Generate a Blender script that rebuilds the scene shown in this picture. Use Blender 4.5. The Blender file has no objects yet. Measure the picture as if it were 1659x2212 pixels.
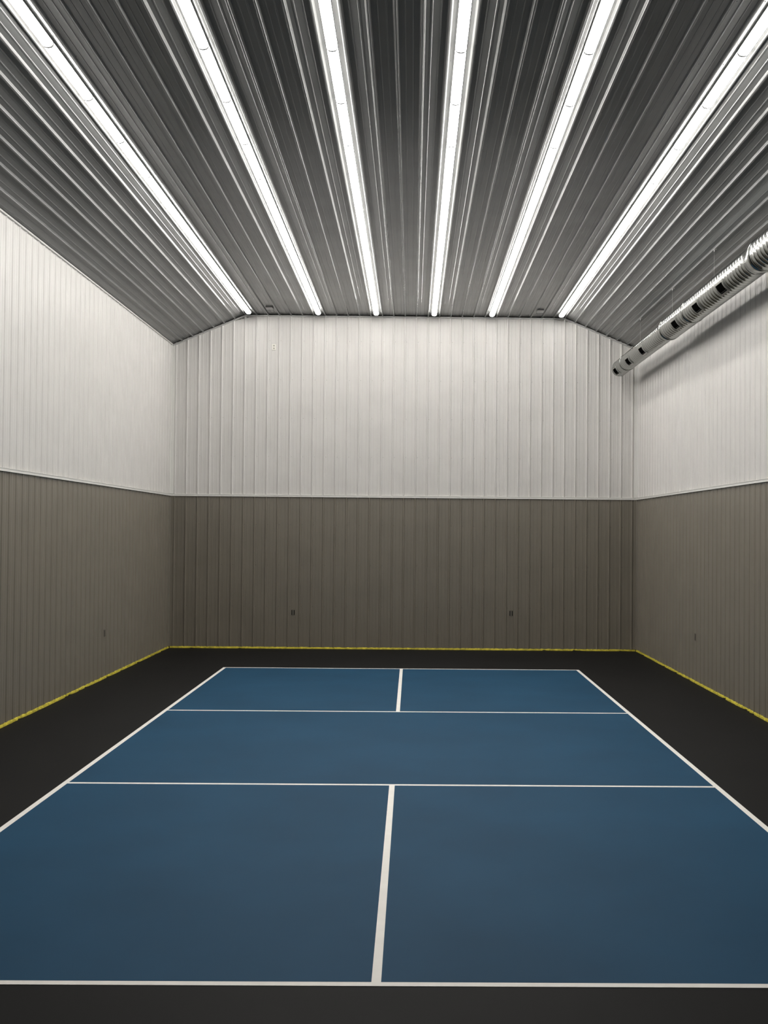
import bpy, math, random
import numpy as np
from mathutils import Matrix, Vector
random.seed(7)
C = bpy.context.scene.collection
PI = math.pi

# ------------------------------------------------------------------ camera
F_PX, PPX, W_PX = 2416.95, 85.69, 1659.0
CAM = (0.1677, -12.5341, 2.3529)
PITCH, YAW, ROLL = 0.01761, -0.00997, -0.00865
cy_, sy_ = math.cos(YAW), math.sin(YAW)
cp_, sp_ = math.cos(PITCH), math.sin(PITCH)
cr_, sr_ = math.cos(ROLL), math.sin(ROLL)
R = (Matrix(((cy_, -sy_, 0), (sy_, cy_, 0), (0, 0, 1)))
     @ Matrix(((1, 0, 0), (0, cp_, -sp_), (0, sp_, cp_)))
     @ Matrix(((cr_, 0, sr_), (0, 1, 0), (-sr_, 0, cr_))))
right, fwd, up = R.col[0], R.col[1], R.col[2]
cam_data = bpy.data.cameras.new('camera')
cam = bpy.data.objects.new('camera', cam_data)
C.objects.link(cam)
M = Matrix.Identity(4)
for i in range(3):
    M[i][0], M[i][1], M[i][2], M[i][3] = right[i], up[i], -fwd[i], CAM[i]
cam.matrix_world = M
cam_data.sensor_fit = 'HORIZONTAL'
cam_data.sensor_width = 36.0
cam_data.lens = F_PX * 36.0 / W_PX
cam_data.shift_x = -PPX / W_PX
cam_data.clip_start, cam_data.clip_end = 0.05, 200
bpy.context.scene.camera = cam

# ------------------------------------------------------------------ world, exposure
sc = bpy.context.scene
world = bpy.data.worlds.new('world'); sc.world = world
world.use_nodes = True
bg = world.node_tree.nodes['Background']
bg.inputs[0].default_value = (0.02, 0.02, 0.02, 1); bg.inputs[1].default_value = 0.0
sc.view_settings.view_transform = 'Standard'
sc.view_settings.look = 'None'
sc.view_settings.gamma = 1
sc.view_settings.use_curve_mapping = False
sc.view_settings.exposure = 0.0
TUBE_STRENGTH = 24.2

# ------------------------------------------------------------------ dimensions (metres)
XL, XR = -4.668, 4.668
YB, YR = 9.828, -14.6
BAND = 3.024
ZE, ZF = 6.067, 6.681            # ceiling pans at the eave / flat part
PITCH_R = 0.2286                 # rib spacing
RIB0 = -4.5824
BXL, BXR = RIB0 + 6 * PITCH_R, RIB0 + 34 * PITCH_R
FT = 0.3048

# ------------------------------------------------------------------ materials
def mat(name, col, rough=0.5, metal=0.0, spec=0.5, noise=None, bump=None, emit=None, coat=0.0):
    m = bpy.data.materials.new(name); m.use_nodes = True
    nt = m.node_tree; b = nt.nodes['Principled BSDF']
    b.inputs['Base Color'].default_value = (*col, 1)
    b.inputs['Roughness'].default_value = rough
    b.inputs['Metallic'].default_value = metal
    b.inputs['Specular IOR Level'].default_value = spec
    if coat: b.inputs['Coat Weight'].default_value = coat
    tc = nt.nodes.new('ShaderNodeTexCoord')
    if noise:
        # noise = (scale, amount, object/stretched)
        scale, amt = noise[0], noise[1]
        mp = nt.nodes.new('ShaderNodeMapping')
        mp.inputs['Scale'].default_value = noise[2] if len(noise) > 2 else (1, 1, 1)
        nz = nt.nodes.new('ShaderNodeTexNoise'); nz.inputs['Scale'].default_value = scale
        nz.inputs['Detail'].default_value = 5
        geo = nt.nodes.new('ShaderNodeNewGeometry')
        nt.links.new(geo.outputs['Position'], mp.inputs['Vector'])
        nt.links.new(mp.outputs[0], nz.inputs['Vector'])
        rp = nt.nodes.new('ShaderNodeMapRange')
        rp.inputs['From Min'].default_value = 0.3; rp.inputs['From Max'].default_value = 0.7
        rp.inputs['To Min'].default_value = 1 - amt; rp.inputs['To Max'].default_value = 1 + amt
        nt.links.new(nz.outputs[0], rp.inputs['Value'])
        mx = nt.nodes.new('ShaderNodeVectorMath'); mx.operation = 'SCALE'
        mx.inputs[0].default_value = col
        nt.links.new(rp.outputs[0], mx.inputs['Scale'])
        nt.links.new(mx.outputs[0], b.inputs['Base Color'])
    if bump:
        geo2 = nt.nodes.new('ShaderNodeNewGeometry')
        nz2 = nt.nodes.new('ShaderNodeTexNoise'); nz2.inputs['Scale'].default_value = bump[0]
        nt.links.new(geo2.outputs['Position'], nz2.inputs['Vector'])
        bp = nt.nodes.new('ShaderNodeBump'); bp.inputs['Strength'].default_value = bump[1]
        bp.inputs['Distance'].default_value = bump[2]
        nt.links.new(nz2.outputs[0], bp.inputs['Height'])
        nt.links.new(bp.outputs[0], b.inputs['Normal'])
    if emit:
        b.inputs['Emission Color'].default_value = (*emit[0], 1)
        b.inputs['Emission Strength'].default_value = emit[1]
    return m

WHITE = mat('white_painted_steel', (0.64, 0.622, 0.600), 0.4, spec=0.5, noise=(2.2, 0.03))
TAUPE = mat('taupe_painted_steel', (0.178, 0.157, 0.124), 0.36, spec=1.0, noise=(2.2, 0.05))
CEIL = mat('shade_greyed_ceiling_steel', (0.20, 0.203, 0.20), 0.17, spec=0.22, noise=(1.5, 0.05))  # white ceiling paint greyed: its shade is put into the colour
TRIMW = mat('white_trim_steel', (0.70, 0.69, 0.66), 0.4)
TRIMC = mat('ceiling_trim_steel', (0.44, 0.44, 0.43), 0.4)
BOXG = mat('grey_junction_box_steel', (0.34, 0.34, 0.33), 0.45)
BACKING = mat('dark_backing_board', (0.03, 0.03, 0.03), 0.8)
for m_, w_ in ((TAUPE, 0.14), (WHITE, 0.06)):      # sheen added to brighten walls at grazing angles, light put into the paint
    b_ = m_.node_tree.nodes['Principled BSDF']
    b_.inputs['Sheen Weight'].default_value = w_
    b_.inputs['Sheen Roughness'].default_value = 0.45
    b_.inputs['Sheen Tint'].default_value = (1.0, 0.93, 0.80, 1)
FLOOR = mat('black_acrylic_floor_coating', (0.0100, 0.0100, 0.0102), 0.6, spec=0.08, noise=(0.9, 0.10), bump=(220, 0.25, 0.001))
BLUE = mat('blue_acrylic_court_coating', (0.0165, 0.068, 0.130), 0.6, spec=0.08, noise=(0.8, 0.10), bump=(220, 0.25, 0.001))
LINE = mat('white_line_paint', (0.95, 0.92, 0.87), 0.55, noise=(6, 0.03))
YELLOW = mat('yellow_closure_foam', (0.62, 0.53, 0.05), 0.8, noise=(18, 0.35))
SCREWW = mat('shaded_screw_white', (0.30, 0.29, 0.27), 0.4)  # screw colours darkened so the heads carry painted shade
SCREWT = mat('shaded_screw_taupe', (0.050, 0.043, 0.034), 0.4)
SCREWC = mat('shaded_screw_grey', (0.10, 0.10, 0.10), 0.4)
GALV = mat('galvanised_duct_steel', (0.34, 0.35, 0.335), 0.20, metal=1.0, noise=(30, 0.08), bump=(45, 0.12, 0.002))
GALVF = mat('galvanised_register_frame', (0.42, 0.42, 0.40), 0.38, metal=1.0)
DARK = mat('painted_cavity_shade', (0.003, 0.003, 0.003), 0.9, spec=0.0)  # black colour standing in for the shade inside the registers
BLADE = mat('dark_damper_blade', (0.03, 0.03, 0.028), 0.6)
HOUSING = mat('white_light_housing', (0.75, 0.75, 0.73), 0.4)
CAPM = mat('translucent_end_cap', (0.85, 0.85, 0.83), 0.5, emit=((1.0, 0.975, 0.93), 1.1))
TUBE = mat('glowing_led_diffuser', (0.9, 0.9, 0.9), 0.5, emit=((1.0, 0.975, 0.93), TUBE_STRENGTH))
PLATEW = mat('white_plastic_plate', (0.80, 0.78, 0.72), 0.35)
RECEPT = mat('beige_receptacle_plastic', (0.42, 0.40, 0.36), 0.4)
PLATET = mat('brown_plastic_plate', (0.150, 0.134, 0.108), 0.4)
INSERT = mat('grey_brown_insert', (0.140, 0.130, 0.112), 0.35)
BLACK = mat('black_slot', (0.003, 0.003, 0.003), 0.6, spec=0.05)
WIRE = mat('bright_hanger_wire', (0.6, 0.6, 0.58), 0.35, metal=0.6)

# ------------------------------------------------------------------ helpers
def mesh_obj(name, V, Fc, m, parent=None, mats=None, smooth=False):
    me = bpy.data.meshes.new(name)
    me.from_pydata([tuple(map(float, v)) for v in V], [], Fc)
    me.materials.append(m)
    for x in (mats or []): me.materials.append(x)
    me.validate(); me.update()
    if smooth:
        me.polygons.foreach_set('use_smooth', [True] * len(me.polygons))
    o = bpy.data.objects.new(name, me); C.objects.link(o)
    if parent is not None: o.parent = parent
    return o

def fix_normals(o):
    import bmesh
    bm = bmesh.new(); bm.from_mesh(o.data)
    bmesh.ops.recalc_face_normals(bm, faces=bm.faces)
    bm.to_mesh(o.data); bm.free()
    return o

def box_vf(x0, x1, y0, y1, z0, z1, off=0):
    V = [(x0, y0, z0), (x1, y0, z0), (x1, y1, z0), (x0, y1, z0), (x0, y0, z1), (x1, y0, z1), (x1, y1, z1), (x0, y1, z1)]
    Fc = [(0, 3, 2, 1), (4, 5, 6, 7), (0, 1, 5, 4), (1, 2, 6, 5), (2, 3, 7, 6), (3, 0, 4, 7)]
    return V, [tuple(i + off for i in f) for f in Fc]

def box(name, x0, x1, y0, y1, z0, z1, m, parent=None):
    V, Fc = box_vf(x0, x1, y0, y1, z0, z1)
    return mesh_obj(name, V, Fc, m, parent)

def boxes(name, L, m, parent=None):
    V, Fc = [], []
    for b in L:
        v, f = box_vf(*b, off=len(V)); V += v; Fc += f
    return mesh_obj(name, V, Fc, m, parent)

def structure(o, **k):
    o['kind'] = 'structure'
    return o

def empty(name, loc, label=None, cat=None, group=None, kind=None):
    o = bpy.data.objects.new(name, None); C.objects.link(o)
    o.location = loc; o.empty_display_size = 0.1
    if label: o['label'] = label
    if cat: o['category'] = cat
    if group: o['group'] = group
    if kind: o['kind'] = kind
    return o

def prism(name, prof, axis_pts, m, parent=None):
    """closed profile list of 3D-point rows: rows x ring, capped"""
    n = len(prof[0]); V = []; Fc = []
    for row in prof: V += row
    for r in range(len(prof) - 1):
        for i in range(n):
            a = r * n + i; b = r * n + (i + 1) % n
            Fc.append((a, b, b + n, a + n))
    Fc.append(tuple(range(n))[::-1]); Fc.append(tuple((len(prof) - 1) * n + i for i in range(n)))
    return fix_normals(mesh_obj(name, V, Fc, m, parent))

# rib outline: (offset, height)
RIB = [(-0.0230, 0), (-0.0212, 0.0012), (-0.0092, 0.0200), (-0.0076, 0.0217), (-0.0056, 0.0222),
       (0.0056, 0.0222), (0.0076, 0.0217), (0.0092, 0.0200), (0.0212, 0.0012), (0.0230, 0)]
MINOR = [(-0.0085, 0), (-0.0050, 0.0030), (0.0050, 0.0030), (0.0085, 0)]

def profile(u0, u1, ribs, hs=1.0):
    """sheet outline between u0 and u1; ribs = rib centre positions (global u)"""
    P = []
    for r in ribs:
        for du, h in RIB:
            if u0 - 1e-6 <= r + du <= u1 + 1e-6: P.append((r + du, h * hs))
    base = ribs[0] if ribs else u0
    lo = int(math.floor((u0 - base) / PITCH_R)) - 1; hi = int(math.ceil((u1 - base) / PITCH_R)) + 1
    for k in range(lo, hi):
        for fr in (1 / 3, 2 / 3):
            c = base + (k + fr) * PITCH_R
            if c - 0.009 > u0 and c + 0.009 < u1:
                P += [(c + du, h) for du, h in MINOR]
    us = [p[0] for p in P]
    if not us or min(us) > u0 + 1e-5: P.append((u0, 0))
    if not us or max(us) < u1 - 1e-5: P.append((u1, 0))
    P.sort()
    return P

def panel_mesh(name, P, place, v0, v1, m, extra=0.0):
    """P profile; place(u, v, n) -> xyz; v0/v1 numbers or functions of u"""
    f0 = v0 if callable(v0) else (lambda u: v0)
    f1 = v1 if callable(v1) else (lambda u: v1)
    n = len(P); V = []; Fc = []
    for vf in (f0, f1):
        for u, h in P: V.append(place(u, vf(u), h + extra))
        V.append(place(P[-1][0], vf(P[-1][0]), -0.003)); V.append(place(P[0][0], vf(P[0][0]), -0.003))
    k = n + 2
    for i in range(k): Fc.append((i, (i + 1) % k, (i + 1) % k + k, i + k))
    Fc.append(tuple(range(k))[::-1]); Fc.append(tuple(range(k, 2 * k)))
    me = bpy.data.meshes.new(name); me.from_pydata(V, [], Fc); me.materials.append(m); me.validate()
    import bmesh
    bm = bmesh.new(); bm.from_mesh(me); bmesh.ops.recalc_face_normals(bm, faces=bm.faces); bm.to_mesh(me); bm.free()
    return me

def link_mesh(name, me, parent, loc=(0, 0, 0)):
    o = bpy.data.objects.new(name, me); C.objects.link(o); o.parent = parent; o.location = loc
    return o

def screws(name, pts, nrm, m, parent, r=0.0085, h=0.004):
    """small hex screw heads on washers joined into one part"""
    V, Fc = [], []
    nv = Vector(nrm); a = nv.orthogonal().normalized(); b = nv.cross(a)
    for p in pts:
        p = Vector(p); o = len(V)
        for hh, rr in ((0, r), (h * .35, r * .95), (h, r * .55)):
            for k in range(6):
                t = k * PI / 3
                V.append(p + nv * hh + a * (rr * math.cos(t)) + b * (rr * math.sin(t)))
        for l in (0, 1):
            for k in range(6):
                i = o + l * 6 + k; j = o + l * 6 + (k + 1) % 6
                Fc.append((i, j, j + 6, i + 6))
        Fc.append(tuple(o + 12 + k for k in range(6)))
    ob = mesh_obj(name, V, Fc, m, parent); ob['kind'] = 'stuff'
    return ob

# ------------------------------------------------------------------ floor
T = 0.15
floor = structure(box('floor', XL - T, XR + T, YR - T, YB + T, -0.15, 0.0, FLOOR))

# ------------------------------------------------------------------ back wall
SCREW_Z_W = [3.83, 4.60, 5.37, 6.15]
SCREW_Z_T = [0.84, 1.665, 2.47]
def zceil(x):
    if x < BXL: return ZE + (x - XL) / (BXL - XL) * (ZF - ZE)
    if x > BXR: return ZE + (XR - x) / (XR - BXR) * (ZF - ZE)
    return ZF

def gable_slab(name, ya, yb, z0, m, parent=None):
    xs = [XL - T, BXL, BXR, XR + T]
    top = [ZE + 0.02, ZF + 0.08, ZF + 0.08, ZE + 0.02]
    rows = []
    for y in (ya, yb):
        rows.append([(xs[0], y, z0), (xs[3], y, z0), (xs[3], y, top[3]), (xs[2], y, top[2]), (xs[1], y, top[1]), (xs[0], y, top[0])])
    return prism(name, rows, None, m, parent)

def build_gable_wall(name, yw, sign, parent):
    """sign=-1: room is toward -Y (far wall), +1: near wall"""
    place = lambda u, v, n: (u, yw + sign * n, v)
    ribs = [RIB0 + PITCH_R * i for i in range(41)]
    edges = [XL] + [ribs[k] - 0.0231 for k in range(0, 41, 4)] + [XR]
    for a, b in zip(edges[:-1], edges[1:]):
        rr = [r for r in ribs if a - 0.001 <= r - 0.0230 and r + 0.0230 <= b + 0.001]
        P = profile(a, b, rr)
        for bx in (BXL, BXR):
            if a < bx < b and all(abs(p[0] - bx) > 1e-4 for p in P):
                h = np.interp(bx, [p[0] for p in P], [p[1] for p in P]); P.append((bx, float(h)))
        P.sort()
        link_mesh('metal_panel', panel_mesh('metal_panel', P, place, BAND + 0.01, lambda u: zceil(u) - 0.012, WHITE), parent)
        link_mesh('metal_panel', panel_mesh('metal_panel', P, place, 0.036, BAND + 0.004, TAUPE), parent)
    pw = [(r + 0.034, yw + sign * 0.0, z) for r in ribs[:-1] for z in SCREW_Z_W if z < zceil(r) - 0.1]
    pt = [(r + 0.034, yw + sign * 0.0, z) for r in ribs[:-1] for z in SCREW_Z_T]
    screws('screw_heads', pw, (0, sign, 0), SCREWW, parent, r=0.006)
    screws('screw_heads', pt, (0, sign, 0), SCREWT, parent, r=0.006)

wall_back = structure(gable_slab('wall_back', YB + 0.006, YB + T, -0.02, BACKING))
build_gable_wall('wall_back', YB, -1, wall_back)
wall_rear = structure(gable_slab('wall_rear', YR - T, YR - 0.006, -0.02, BACKING))
build_gable_wall('wall_rear', YR, 1, wall_rear)

# ------------------------------------------------------------------ side walls
def build_side(name, xw, sign, phase):
    """sign +1: normal toward +X (left wall)"""
    x0, x1 = (xw - T, xw - 0.006) if sign > 0 else (xw + 0.006, xw + T)
    wall = structure(box(name, x0, x1, YR - 0.006, YB + 0.006, -0.02, ZE + 0.02, BACKING))
    k0 = math.ceil((YR + 0.03 - phase) / PITCH_R); ribs = []
    k = k0
    while phase + k * PITCH_R < YB - 0.03: ribs.append(phase + k * PITCH_R); k += 1
    place = lambda u, v, n: (xw + sign * n, u, v)
    idx = list(range(0, len(ribs), 4))
    edges = [YR] + [ribs[i] - 0.0231 for i in idx] + [YB]
    shared = {}
    for a, b in zip(edges[:-1], edges[1:]):
        rr = [r for r in ribs if a - 0.001 <= r - 0.0230 and r + 0.0230 <= b + 0.001]
        full = len(rr) == 4 and abs((b - a) - 4 * PITCH_R) < 1e-3
        for key, z0, z1, mm in (('w', BAND + 0.01, ZE - 0.006, WHITE), ('t', 0.036, BAND + 0.004, TAUPE)):
            if full:
                if key not in shared:
                    P = profile(a, b, rr, 0.62); P = [(u - a, h) for u, h in P]
                    shared[key] = panel_mesh('metal_panel', P, place, z0, z1, mm)
                link_mesh('metal_panel', shared[key], wall, (0, a, 0))
            else:
                link_mesh('metal_panel', panel_mesh('metal_panel', profile(a, b, rr, 0.62), place, z0, z1, mm), wall)
    vis = [r for r in ribs if r > -4]
    screws('screw_heads', [(xw, r + 0.034, z) for r in vis for z in SCREW_Z_W[:3]], (sign, 0, 0), SCREWW, wall, r=0.0062)
    screws('screw_heads', [(xw, r + 0.034, z) for r in vis for z in SCREW_Z_T], (sign, 0, 0), SCREWT, wall, r=0.0075)
    return wall

wall_left = build_side('wall_left', XL, 1, -0.004)
wall_right = build_side('wall_right', XR, -1, 0.060)

# ------------------------------------------------------------------ ceiling
def ceiling_shell():
    t = 0.1
    xs = [XL - T, BXL, BXR, XR + T]
    g = 0.006
    low = [(XL - T, ZE + 0.025), (XL, ZE + g), (BXL, ZF + g), (BXR, ZF + g), (XR, ZE + g), (XR + T, ZE + 0.025)]
    ring = low + [(x, z + t) for x, z in reversed(low)]
    rows = [[(x, y, z) for x, z in ring] for y in (YR - T, YB + T)]
    return prism('ceiling', rows, None, BACKING)
ceiling = structure(ceiling_shell())
# flat part: seven sheets of four ribs
def place_flat(u, v, n): return (u, v, ZF - n)
for k in range(7):
    a = BXL + k * 4 * PITCH_R - 0.0231
    rr = [BXL + (4 * k + i) * PITCH_R for i in range(4)]
    if k == 0:
        P0 = profile(0, 4 * PITCH_R, [r - a for r in rr], 1.25)
        flat_me = panel_mesh('metal_panel', P0, place_flat, YR, YB - 0.004, CEIL)
    link_mesh('metal_panel', flat_me, ceiling, (a, 0, 0))
# sloped parts
for side in (-1, 1):
    bx, ex = (BXL, XL) if side < 0 else (BXR, XR)
    d = Vector((ex - bx, 0, ZE - ZF)); L = d.length; d.normalize()
    nn = Vector((-d.z * (1 if side > 0 else -1), 0, d.x * (1 if side > 0 else -1)))
    if nn.z > 0: nn = -nn
    def place_s(u, v, n, bx=bx, d=d, nn=nn): return (bx + d.x * u + nn.x * n, v, ZF + d.z * u + nn.z * n)
    ribs = [PITCH_R * i for i in range(1, 7)]
    if side > 0: ribs = [0.0] + ribs if False else ribs
    e = [0.0235 if side > 0 else 0.0, PITCH_R * 3 - 0.0231, L]
    for a, b in zip(e[:-1], e[1:]):
        rr = [r for r in ribs if a - 0.001 <= r - 0.023 and r + 0.023 <= b + 0.001]
        link_mesh('metal_panel', panel_mesh('metal_panel', profile(a, b, rr, 1.25), place_s, YR, YB - 0.004, CEIL), ceiling)
    if side > 0:   # closing rib at the right-hand bend
        P = [(u, h * 1.25) for u, h in RIB]
        link_mesh('metal_panel', panel_mesh('metal_panel', P, lambda u, v, n: (BXR + u, v, ZF - n), YR, YB - 0.004, CEIL), ceiling)
    ys = [-2.33 + 1.2192 * i for i in range(-1, 10)]
    screws('screw_heads', [place_s(r + 0.034, y, 0) for r in ribs for y in ys], tuple(nn), SCREWC, ceiling, r=0.0055)
screws('screw_heads', [(BXL + i * PITCH_R + 0.034, y, ZF) for i in range(28) for y in ys], (0, 0, -1), SCREWC, ceiling, r=0.0055)

# ------------------------------------------------------------------ trims
def side_strip(name, xw, sign, prof, m, y0=YR, y1=YB):
    """prof = list of (n, z) closed"""
    rows = [[(xw + sign * n, y, z) for n, z in prof] for y in (y0, y1)]
    return structure(prism(name, rows, None, m))
def back_strip(name, prof, m, x0=XL, x1=XR):
    rows = [[(x, YB - n, z) for n, z in prof] for x in (x0, x1)]
    return structure(prism(name, rows, None, m))
band_prof = [(0.0, BAND), (0.030, BAND), (0.030, BAND + 0.006), (0.026, BAND + 0.009), (0.026, BAND + 0.032), (0.0305, BAND + 0.036), (0.0305, BAND + 0.040), (0.0, BAND + 0.046)]
side_strip('trim_1', XL, 1, band_prof, TRIMW)
side_strip('trim_2', XR, -1, band_prof, TRIMW)
back_strip('trim_3', band_prof, TRIMW, XL + 0.028, XR - 0.028)
eave = [(0.0, 6.040), (0.027, 6.040), (0.027, 6.058), (0.022, 6.064), (0.0, 6.064)]
side_strip('trim_4', XL, 1, eave, TRIMW)
side_strip('trim_5', XR, -1, eave, TRIMW)
# gable trim following the ceiling line
def gable_trim(name, y, sign):
    off_top, hgt, dep = 0.028, 0.024, 0.034
    path = [(XL + 0.02, ZE + 0.0), (BXL, ZF), (BXR, ZF), (XR - 0.02, ZE + 0.0)]
    rows = []
    for x, z in path:
        zt = z - off_top; zb = zt - hgt
        rows.append([(x, y, zb), (x, y + sign * dep, zb), (x, y + sign * dep, zt), (x, y, zt)])
    return structure(prism(name, rows, None, TRIMC))
gable_trim('trim_6', YB, -1)
# vertical corner trims
def corner(name, xw, sign, z0, z1, m):
    V = [(0.0, 0.0), (0.075, 0.0), (0.075, -0.004), (0.070, -0.021), (0.0215, -0.0215), (0.0215, -0.060), (0.004, -0.064), (0.0, -0.064)]
    rows = [[(xw + sign * a, YB + b, z) for a, b in V] for z in (z0, z1)]
    return structure(prism(name, rows, None, m))
corner('trim_7', XL, 1, BAND + 0.047, 6.036, TRIMW)
corner('trim_8', XR, -1, BAND + 0.047, 6.036, TRIMW)
corner('trim_9', XL, 1, 0.038, BAND - 0.001, TAUPE)
corner('trim_10', XR, -1, 0.038, BAND - 0.001, TAUPE)

# ------------------------------------------------------------------ yellow foam strips at the floor
def foam(name, a0, a1, place):
    n = int((a1 - a0) / 0.03); V, Fc = [], []
    thick, dips = 0.0, 0.0
    for i in range(n + 1):
        a = a0 + (a1 - a0) * i / n
        if random.random() < 0.03: dips = random.choice((0.012, 0.02, 0.028))
        dips *= 0.72
        lo = 0.0005 + max(0, dips * random.uniform(.5, 1))
        out = 0.020 + random.uniform(-0.003, 0.004) - dips * 0.5
        hi = 0.035 + random.uniform(-0.004, 0.003)
        V += [place(a, 0.0, lo), place(a, out, lo), place(a, out * 0.95, (lo + hi) / 2 + random.uniform(-.004, .004)), place(a, out * 0.6, hi), place(a, 0.0, hi)]
    for i in range(n):
        for j in range(5):
            p = i * 5 + j; q = i * 5 + (j + 1) % 5
            Fc.append((p, q, q + 5, p + 5))
    Fc.append((0, 1, 2, 3, 4)); Fc.append(tuple(n * 5 + k for k in range(5)))
    o = fix_normals(mesh_obj(name, V, Fc, YELLOW))
    return structure(o)
foam('baseboard_left', YR + 0.03, YB - 0.03, lambda a, n, z: (XL + n, a, z))
foam('baseboard_right', YR + 0.03, YB - 0.03, lambda a, n, z: (XR - n, a, z))
foam('baseboard_back', XL + 0.03, XR - 0.03, lambda a, n, z: (a, YB - n, z))

# ------------------------------------------------------------------ court
court = empty('pickleball_court', (0, 0, 0), 'blue pickleball court with white lines painted on the black floor', 'court')
S, A, K, LW = 10 * FT, 22 * FT, 7 * FT, 0.0508
box('court_surface', -S + 0.01, S - 0.01, -A + 0.01, A - 0.01, 0.0, 0.0015, BLUE, court)
h0, h1 = 0.0012, 0.0026
box('sideline', -S, -S + LW, -A, A, h0, h1, LINE, court)
box('sideline', S - LW, S, -A, A, h0, h1, LINE, court)
box('baseline', -S + LW, S - LW, A - LW, A, h0, h1, LINE, court)
box('baseline', -S + LW, S - LW, -A, -A + LW, h0, h1, LINE, court)
box('service_line', -S + LW, S - LW, K - LW / 2 - LW / 2, K, h0, h1, LINE, court)
box('service_line', -S + LW, S - LW, -K, -K + LW, h0, h1, LINE, court)
box('centre_line', -LW / 2, LW / 2, K, A - LW, h0, h1, LINE, court)
box('centre_line', -LW / 2, LW / 2, -A + LW, -K, h0, h1, LINE, court)

# ------------------------------------------------------------------ LED light rows
LX = [BXL + 0.5 * PITCH_R, BXL + 6.5 * PITCH_R, BXL + 11.5 * PITCH_R, BXL + 16.5 * PITCH_R, BXL + 21.5 * PITCH_R, BXL + 27.5 * PITCH_R]
LAB = ['long glowing LED light row furthest left on the ceiling', 'long glowing LED light row second from the left wall',
       'long glowing LED light row just left of the middle of the ceiling', 'long glowing LED light row just right of the middle of the ceiling',
       'long glowing LED light row second from the duct side', 'long glowing LED light row nearest the metal air duct']
Y_END = 9.52; UNIT = 1.2192; N_UNIT = 13
HW = 0.050; ZT = ZF - 0.002; ZH = ZF - 0.028; ZB = ZF - 0.072
def half_round(w, ztop, zbot, n=7):
    cz = ztop; h = ztop - zbot
    return [(w * math.cos(PI * i / (n - 1)), cz - h * math.sin(PI * i / (n - 1)) ** 0.8) for i in range(n)]
hp = [(-0.030, 0.0), (0.030, 0.0), (0.049, ZH - ZT), (-0.049, ZH - ZT)]
rows = [[(x, y, z) for x, z in hp] for y in (0.0, -UNIT + 0.004)]
tmp = prism('housing', rows, None, HOUSING); house_me = tmp.data; bpy.data.objects.remove(tmp)
tp = [(0.046, 0.0), (0.049, -0.008), (0.045, -0.024), (0.030, -0.039), (0.0, -0.044), (-0.030, -0.039), (-0.045, -0.024), (-0.049, -0.008), (-0.046, 0.0)]
def tube_mesh(first):
    rows = []
    if first:
        for t in (0.0, 0.35, 0.7, 1.0):
            s = math.sin(max(t, 0.12) * PI / 2); rows.append([(x * s, -0.05 * t, z * (0.4 + 0.6 * s)) for x, z in tp])
        rows = [rows[-1], [(x, -UNIT + 0.0155, z) for x, z in tp]]
    else:
        rows = [[(x, y, z) for x, z in tp] for y in (-0.0155, -UNIT + 0.0155)]
    t_ = prism('diffuser', rows, None, TUBE); me = t_.data; bpy.data.objects.remove(t_); return me
tube_first, tube_me = tube_mesh(True), tube_mesh(False)
rows = []
for t in (0.0, 0.2, 0.4, 0.6, 0.8, 1.0, 1.06):
    s = math.sin(max(min(t, 1.0), 0.1) * PI / 2); rows.append([(x * s * 1.01, -0.05 * t, z * (0.4 + 0.6 * s) * 1.01) for x, z in tp])
tmp = prism('end_cap', rows, None, CAPM); cap_me = tmp.data; bpy.data.objects.remove(tmp)
cp = [(x * 1.05, z * 1.06 - 0.0) for x, z in tp]
rows = [[(x, y, z) for x, z in cp] for y in (0.0150, -0.0150)]
tmp = prism('connector', rows, None, HOUSING); conn_me = tmp.data; bpy.data.objects.remove(tmp)
for lx, lab in zip(LX, LAB):
    row = empty('linear_light', (lx, Y_END, ZT), lab, 'ceiling light', 'LED light rows on the ceiling')
    link_mesh('end_cap', cap_me, row, (0, 0, ZH - ZT))
    for k in range(N_UNIT):
        link_mesh('housing', house_me, row, (0, -k * UNIT, 0))
        link_mesh('diffuser', tube_first if k == 0 else tube_me, row, (0, -k * UNIT, ZH - ZT))
        if k: link_mesh('connector', conn_me, row, (0, -k * UNIT, ZH - ZT))

# ------------------------------------------------------------------ spiral duct
DX, DZ = 4.22, 5.60
duct = empty('air_duct', (DX, 0, DZ), 'round galvanised spiral air duct hanging along the right wall', 'duct')
def spiral(name, r, y0, y1, p=0.115, J=36):
    prof = [(0.0, 0.0), (0.08, 0.0035), (0.16, 0.0038), (0.24, 0.0), (0.5, -0.0012), (0.78, 0.0)]
    n = int(math.ceil((y1 - y0) / p)) + 1; V, Fc = [], []
    rings = 0
    for i in range(-1, n + 1):
        for t, h in prof:
            for j in range(J):
                a = 2 * PI * j / J
                y = y0 + (i + t + j / J) * p
                yc = min(max(y, y0), y1)
                V.append(((r + h) * math.cos(a), yc, (r + h) * math.sin(a)))
            rings += 1
    for q in range(rings - 1):
        for j in range(J):
            if j < J - 1:
                a, b = q * J + j, q * J + j + 1; c, d_ = b + J, a + J
            else:       # helix seam: last column joins the first column one pitch further on
                a = q * J + j; b = (q + 6) * J; c = (q + 7) * J; d_ = a + J
                if q + 7 >= rings: continue
            ys = [V[k][1] for k in (a, b, c, d_)]
            if max(ys) - min(ys) < 1e-6: continue
            Fc.append((a, b, c, d_))
    o = mesh_obj(name, V, Fc, GALV, duct, smooth=True)
    fix_normals(o)
    return o
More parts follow.
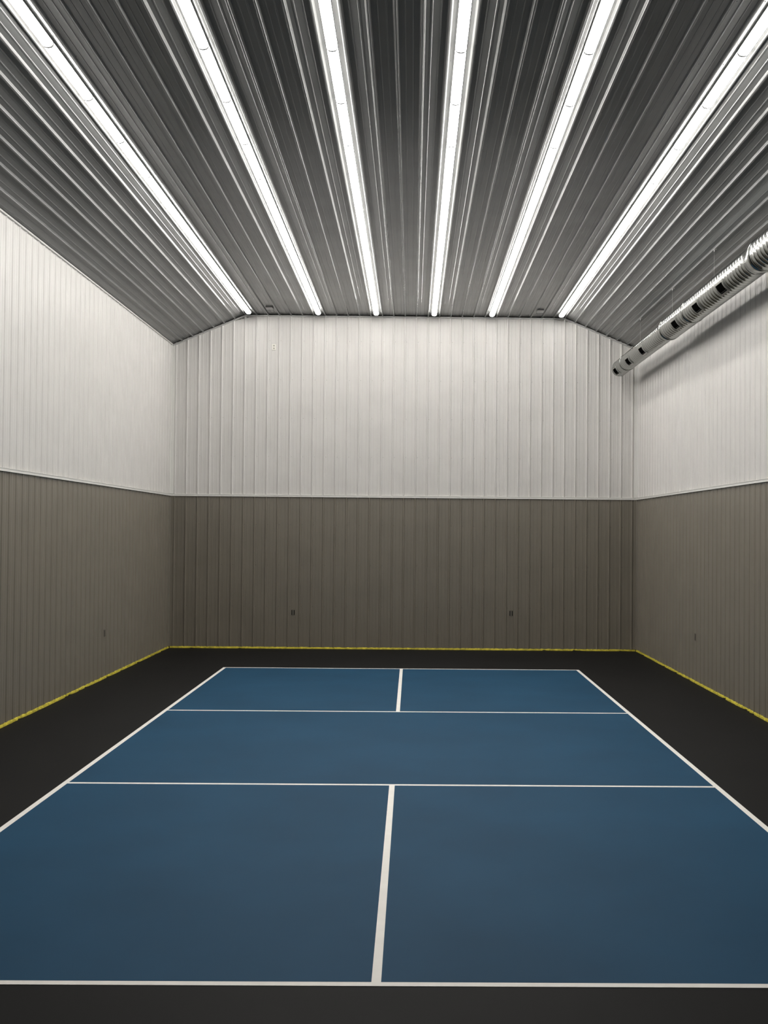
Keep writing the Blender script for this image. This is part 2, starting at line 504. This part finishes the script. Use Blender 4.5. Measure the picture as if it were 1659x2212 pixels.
def lathe_y(name, prof, m, parent, J=40, cap=False, smooth=True):
    V, Fc = [], []
    for y, r in prof:
        for j in range(J):
            a = 2 * PI * j / J; V.append((r * math.cos(a), y, r * math.sin(a)))
    for q in range(len(prof) - 1):
        for j in range(J):
            a = q * J + j; b = q * J + (j + 1) % J
            Fc.append((a, b, b + J, a + J))
    if cap:
        Fc.append(tuple(range(J))); Fc.append(tuple((len(prof) - 1) * J + j for j in range(J)))
    return fix_normals(mesh_obj(name, V, Fc, m, parent, smooth=smooth))
R1, R2, R3 = 0.152, 0.178, 0.203
spiral('duct_segment', R1, 5.26, 9.40)
spiral('duct_segment', R2, 0.50, 5.10)
spiral('duct_segment', R3, -11.0, 0.34)
def ring(y, r, w=0.035): return [(y - w, r + 0.001), (y - w, r + 0.006), (y - 0.004, r + 0.006), (y, r + 0.0085), (y + 0.004, r + 0.006), (y + w, r + 0.006), (y + w, r + 0.001)]
lathe_y('reducer', [(5.04, R2 + .001), (5.04, R2 + .006), (5.10, R2 + .006), (5.13, R2 + .004), (5.24, R1 + .005), (5.30, R1 + .006), (5.30, R1 + .001)], GALV, duct)
lathe_y('reducer', [(0.28, R3 + .001), (0.28, R3 + .006), (0.33, R3 + .006), (0.36, R3 + .004), (0.48, R2 + .005), (0.56, R2 + .006), (0.56, R2 + .001)], GALV, duct)
for y, r in ((8.60, R1), (3.62, R2), (-2.3, R3)):
    lathe_y('coupling', ring(y, r), GALV, duct)
lathe_y('end_cap', [(9.385, R1 - 0.002), (9.385, R1 + 0.005), (9.415, R1 + 0.005), (9.425, R1 - 0.002), (9.425, 0.02), (9.424, 0.004)], GALVF, duct, cap=True, smooth=False)

def curved_plate(name, yc, r_in, r_out, a0, a1, w0, w1, m, parent, n=8):
    """curved slab: angles a0..a1, along y w0..w1"""
    V, Fc = [], []
    for i in range(n + 1):
        a = a0 + (a1 - a0) * i / n; c, s = math.cos(a), math.sin(a)
        for y in (yc + w0, yc + w1):
            for r in (r_in, r_out): V.append((r * c, y, r * s))
    for i in range(n):
        o = i * 4; p = o + 4
        Fc += [(o + 1, p + 1, p + 3, o + 3), (o, o + 2, p + 2, p), (o, p, p + 1, o + 1), (o + 2, o + 3, p + 3, p + 2)]
    Fc += [(0, 1, 3, 2), (n * 4, n * 4 + 2, n * 4 + 3, n * 4 + 1)]
    return V, Fc
AC = PI + 0.679
def join_plates(name, L, m, parent):
    V, Fc = [], []
    for v, f in L:
        o = len(V); V += v; Fc += [tuple(i + o for i in t) for t in f]
    return fix_normals(mesh_obj(name, V, Fc, m, parent))
regs = [(9.14, R1), (7.90, R1), (6.68, R1), (4.14, R2), (2.88, R2), (1.64, R2), (-0.9, R3), (-3.4, R3)]
for yc, r in regs:
    ah = 0.062 / r; fh = ah + 0.024 / r
    L = [curved_plate('', yc, r - .002, r + .014, AC - fh, AC - ah, -.170, .170, None, None, 3),
         curved_plate('', yc, r - .002, r + .014, AC + ah, AC + fh, -.170, .170, None, None, 3),
         curved_plate('', yc, r - .002, r + .014, AC - ah, AC + ah, -.170, -.142, None, None, 6),
         curved_plate('', yc, r - .002, r + .014, AC - ah, AC + ah, .142, .170, None, None, 6)]
    fr = join_plates('register', L, GALVF, duct)
    join_plates('opening_shade', [curved_plate('', yc, r - .001, r + .0055, AC - ah, AC + ah, -.142, .142, None, None, 6)], DARK, fr)  # no hole cut: a black patch paints the dark inside
    join_plates('damper_blade', [curved_plate('', yc, r + .006, r + .009, AC + ah * .70, AC + ah * .78, -.138, .138, None, None, 1)], BLADE, fr)

# hanger wires with clips on the fifth ceiling rib
rib5 = PITCH_R * 5 / math.hypot(XR - BXR, ZF - ZE)
HXr = BXR + (XR - BXR) * rib5; HZr = ZF + (ZE - ZF) * rib5 - 0.019
for yh, r in ((7.47, R1), (4.99, R2), (2.553, R2), (0.0, R3)):
    wx = 4.232 - DX
    w = 0.0009; zt = HZr - DZ
    V, Fc = box_vf(wx - w, wx + w, yh - w, yh + w, math.sqrt(r * r - wx * wx) - 0.002, zt + 0.004)
    wire = mesh_obj('hanger_wire', V, Fc, WIRE, duct)
    L = [(wx - .003, wx + .003, yh - .012, yh + .012, zt - .035, zt + .050), (wx - .003, HXr - DX + .014, yh - .012, yh + .012, zt - .004, zt + .001)]
    boxes('clip', L, TRIMW, wire)

# ------------------------------------------------------------------ outlets
def outlet_white(x, z):
    t = empty('power_outlet', (x, YB, z), 'small white power outlet high on the white far wall', 'outlet')
    box('wall_plate', -.036, .036, -.022, 0.0, -.058, .058, PLATEW, t)
    for s in (1, -1):
        rc = box('receptacle', -.016, .016, -.0235, -.020, s * .026 - .015, s * .026 + .015, RECEPT, t)
        boxes('slots', [(-.008, -.005, -.0245, -.0230, s * .026 - .003, s * .026 + .008), (.005, .008, -.0245, -.0230, s * .026 - .003, s * .026 + .008),
                        (-.003, .003, -.0245, -.0230, s * .026 - .011, s * .026 - .006)], BLACK, rc)
outlet_white(-2.632, 6.019)
def outlet_brown(loc, rot, label, wd=1.0):
    t = empty('power_outlet', loc, label, 'outlet', 'brown outlets low on the walls'); t.rotation_euler = (0, 0, rot)
    box('wall_plate', -.036, .036, -.007, 0.0, -.058, .058, PLATET, t)
    ins = box('insert', -.0155, .0155, -.0100, -.006, -.042, .042, INSERT, t)
    for s in (-1, 1):
        box('dark_slot', s * .0235 - .0072, s * .0235 + .0072, -.0086, -.006, -.047, .047, BLACK, t)
outlet_brown((-2.196, YB, 0.721), 0, 'brown power outlet with black side slots low on the left half of the far wall')
outlet_brown((2.154, YB, 0.737), 0, 'brown power outlet with black side slots low on the right half of the far wall')
outlet_brown((XL, 5.16, 0.711), PI / 2, 'brown power outlet with black side slots low on the left wall')
outlet_brown((XR, 5.19, 0.721), -PI / 2, 'brown power outlet with black side slots low on the right wall')

# ------------------------------------------------------------------ ceiling junction box covers
def cover(x, y, label):
    t = empty('junction_box', (x, y, ZF), label, 'junction box', 'square box covers on the ceiling')
    box('box_body', -.060, .060, -.10, .10, -.022, 0.0, BOXG, t)
    box('cover_plate', -.066, .066, -.107, .107, -.028, -.022, BOXG, t)
cover(BXL + 2.5 * PITCH_R, 9.12, 'square grey junction box on the ceiling beside the leftmost light row, near the far wall')
cover(BXR - 2.5 * PITCH_R, 9.14, 'square grey junction box on the ceiling beside the rightmost light row, near the far wall')
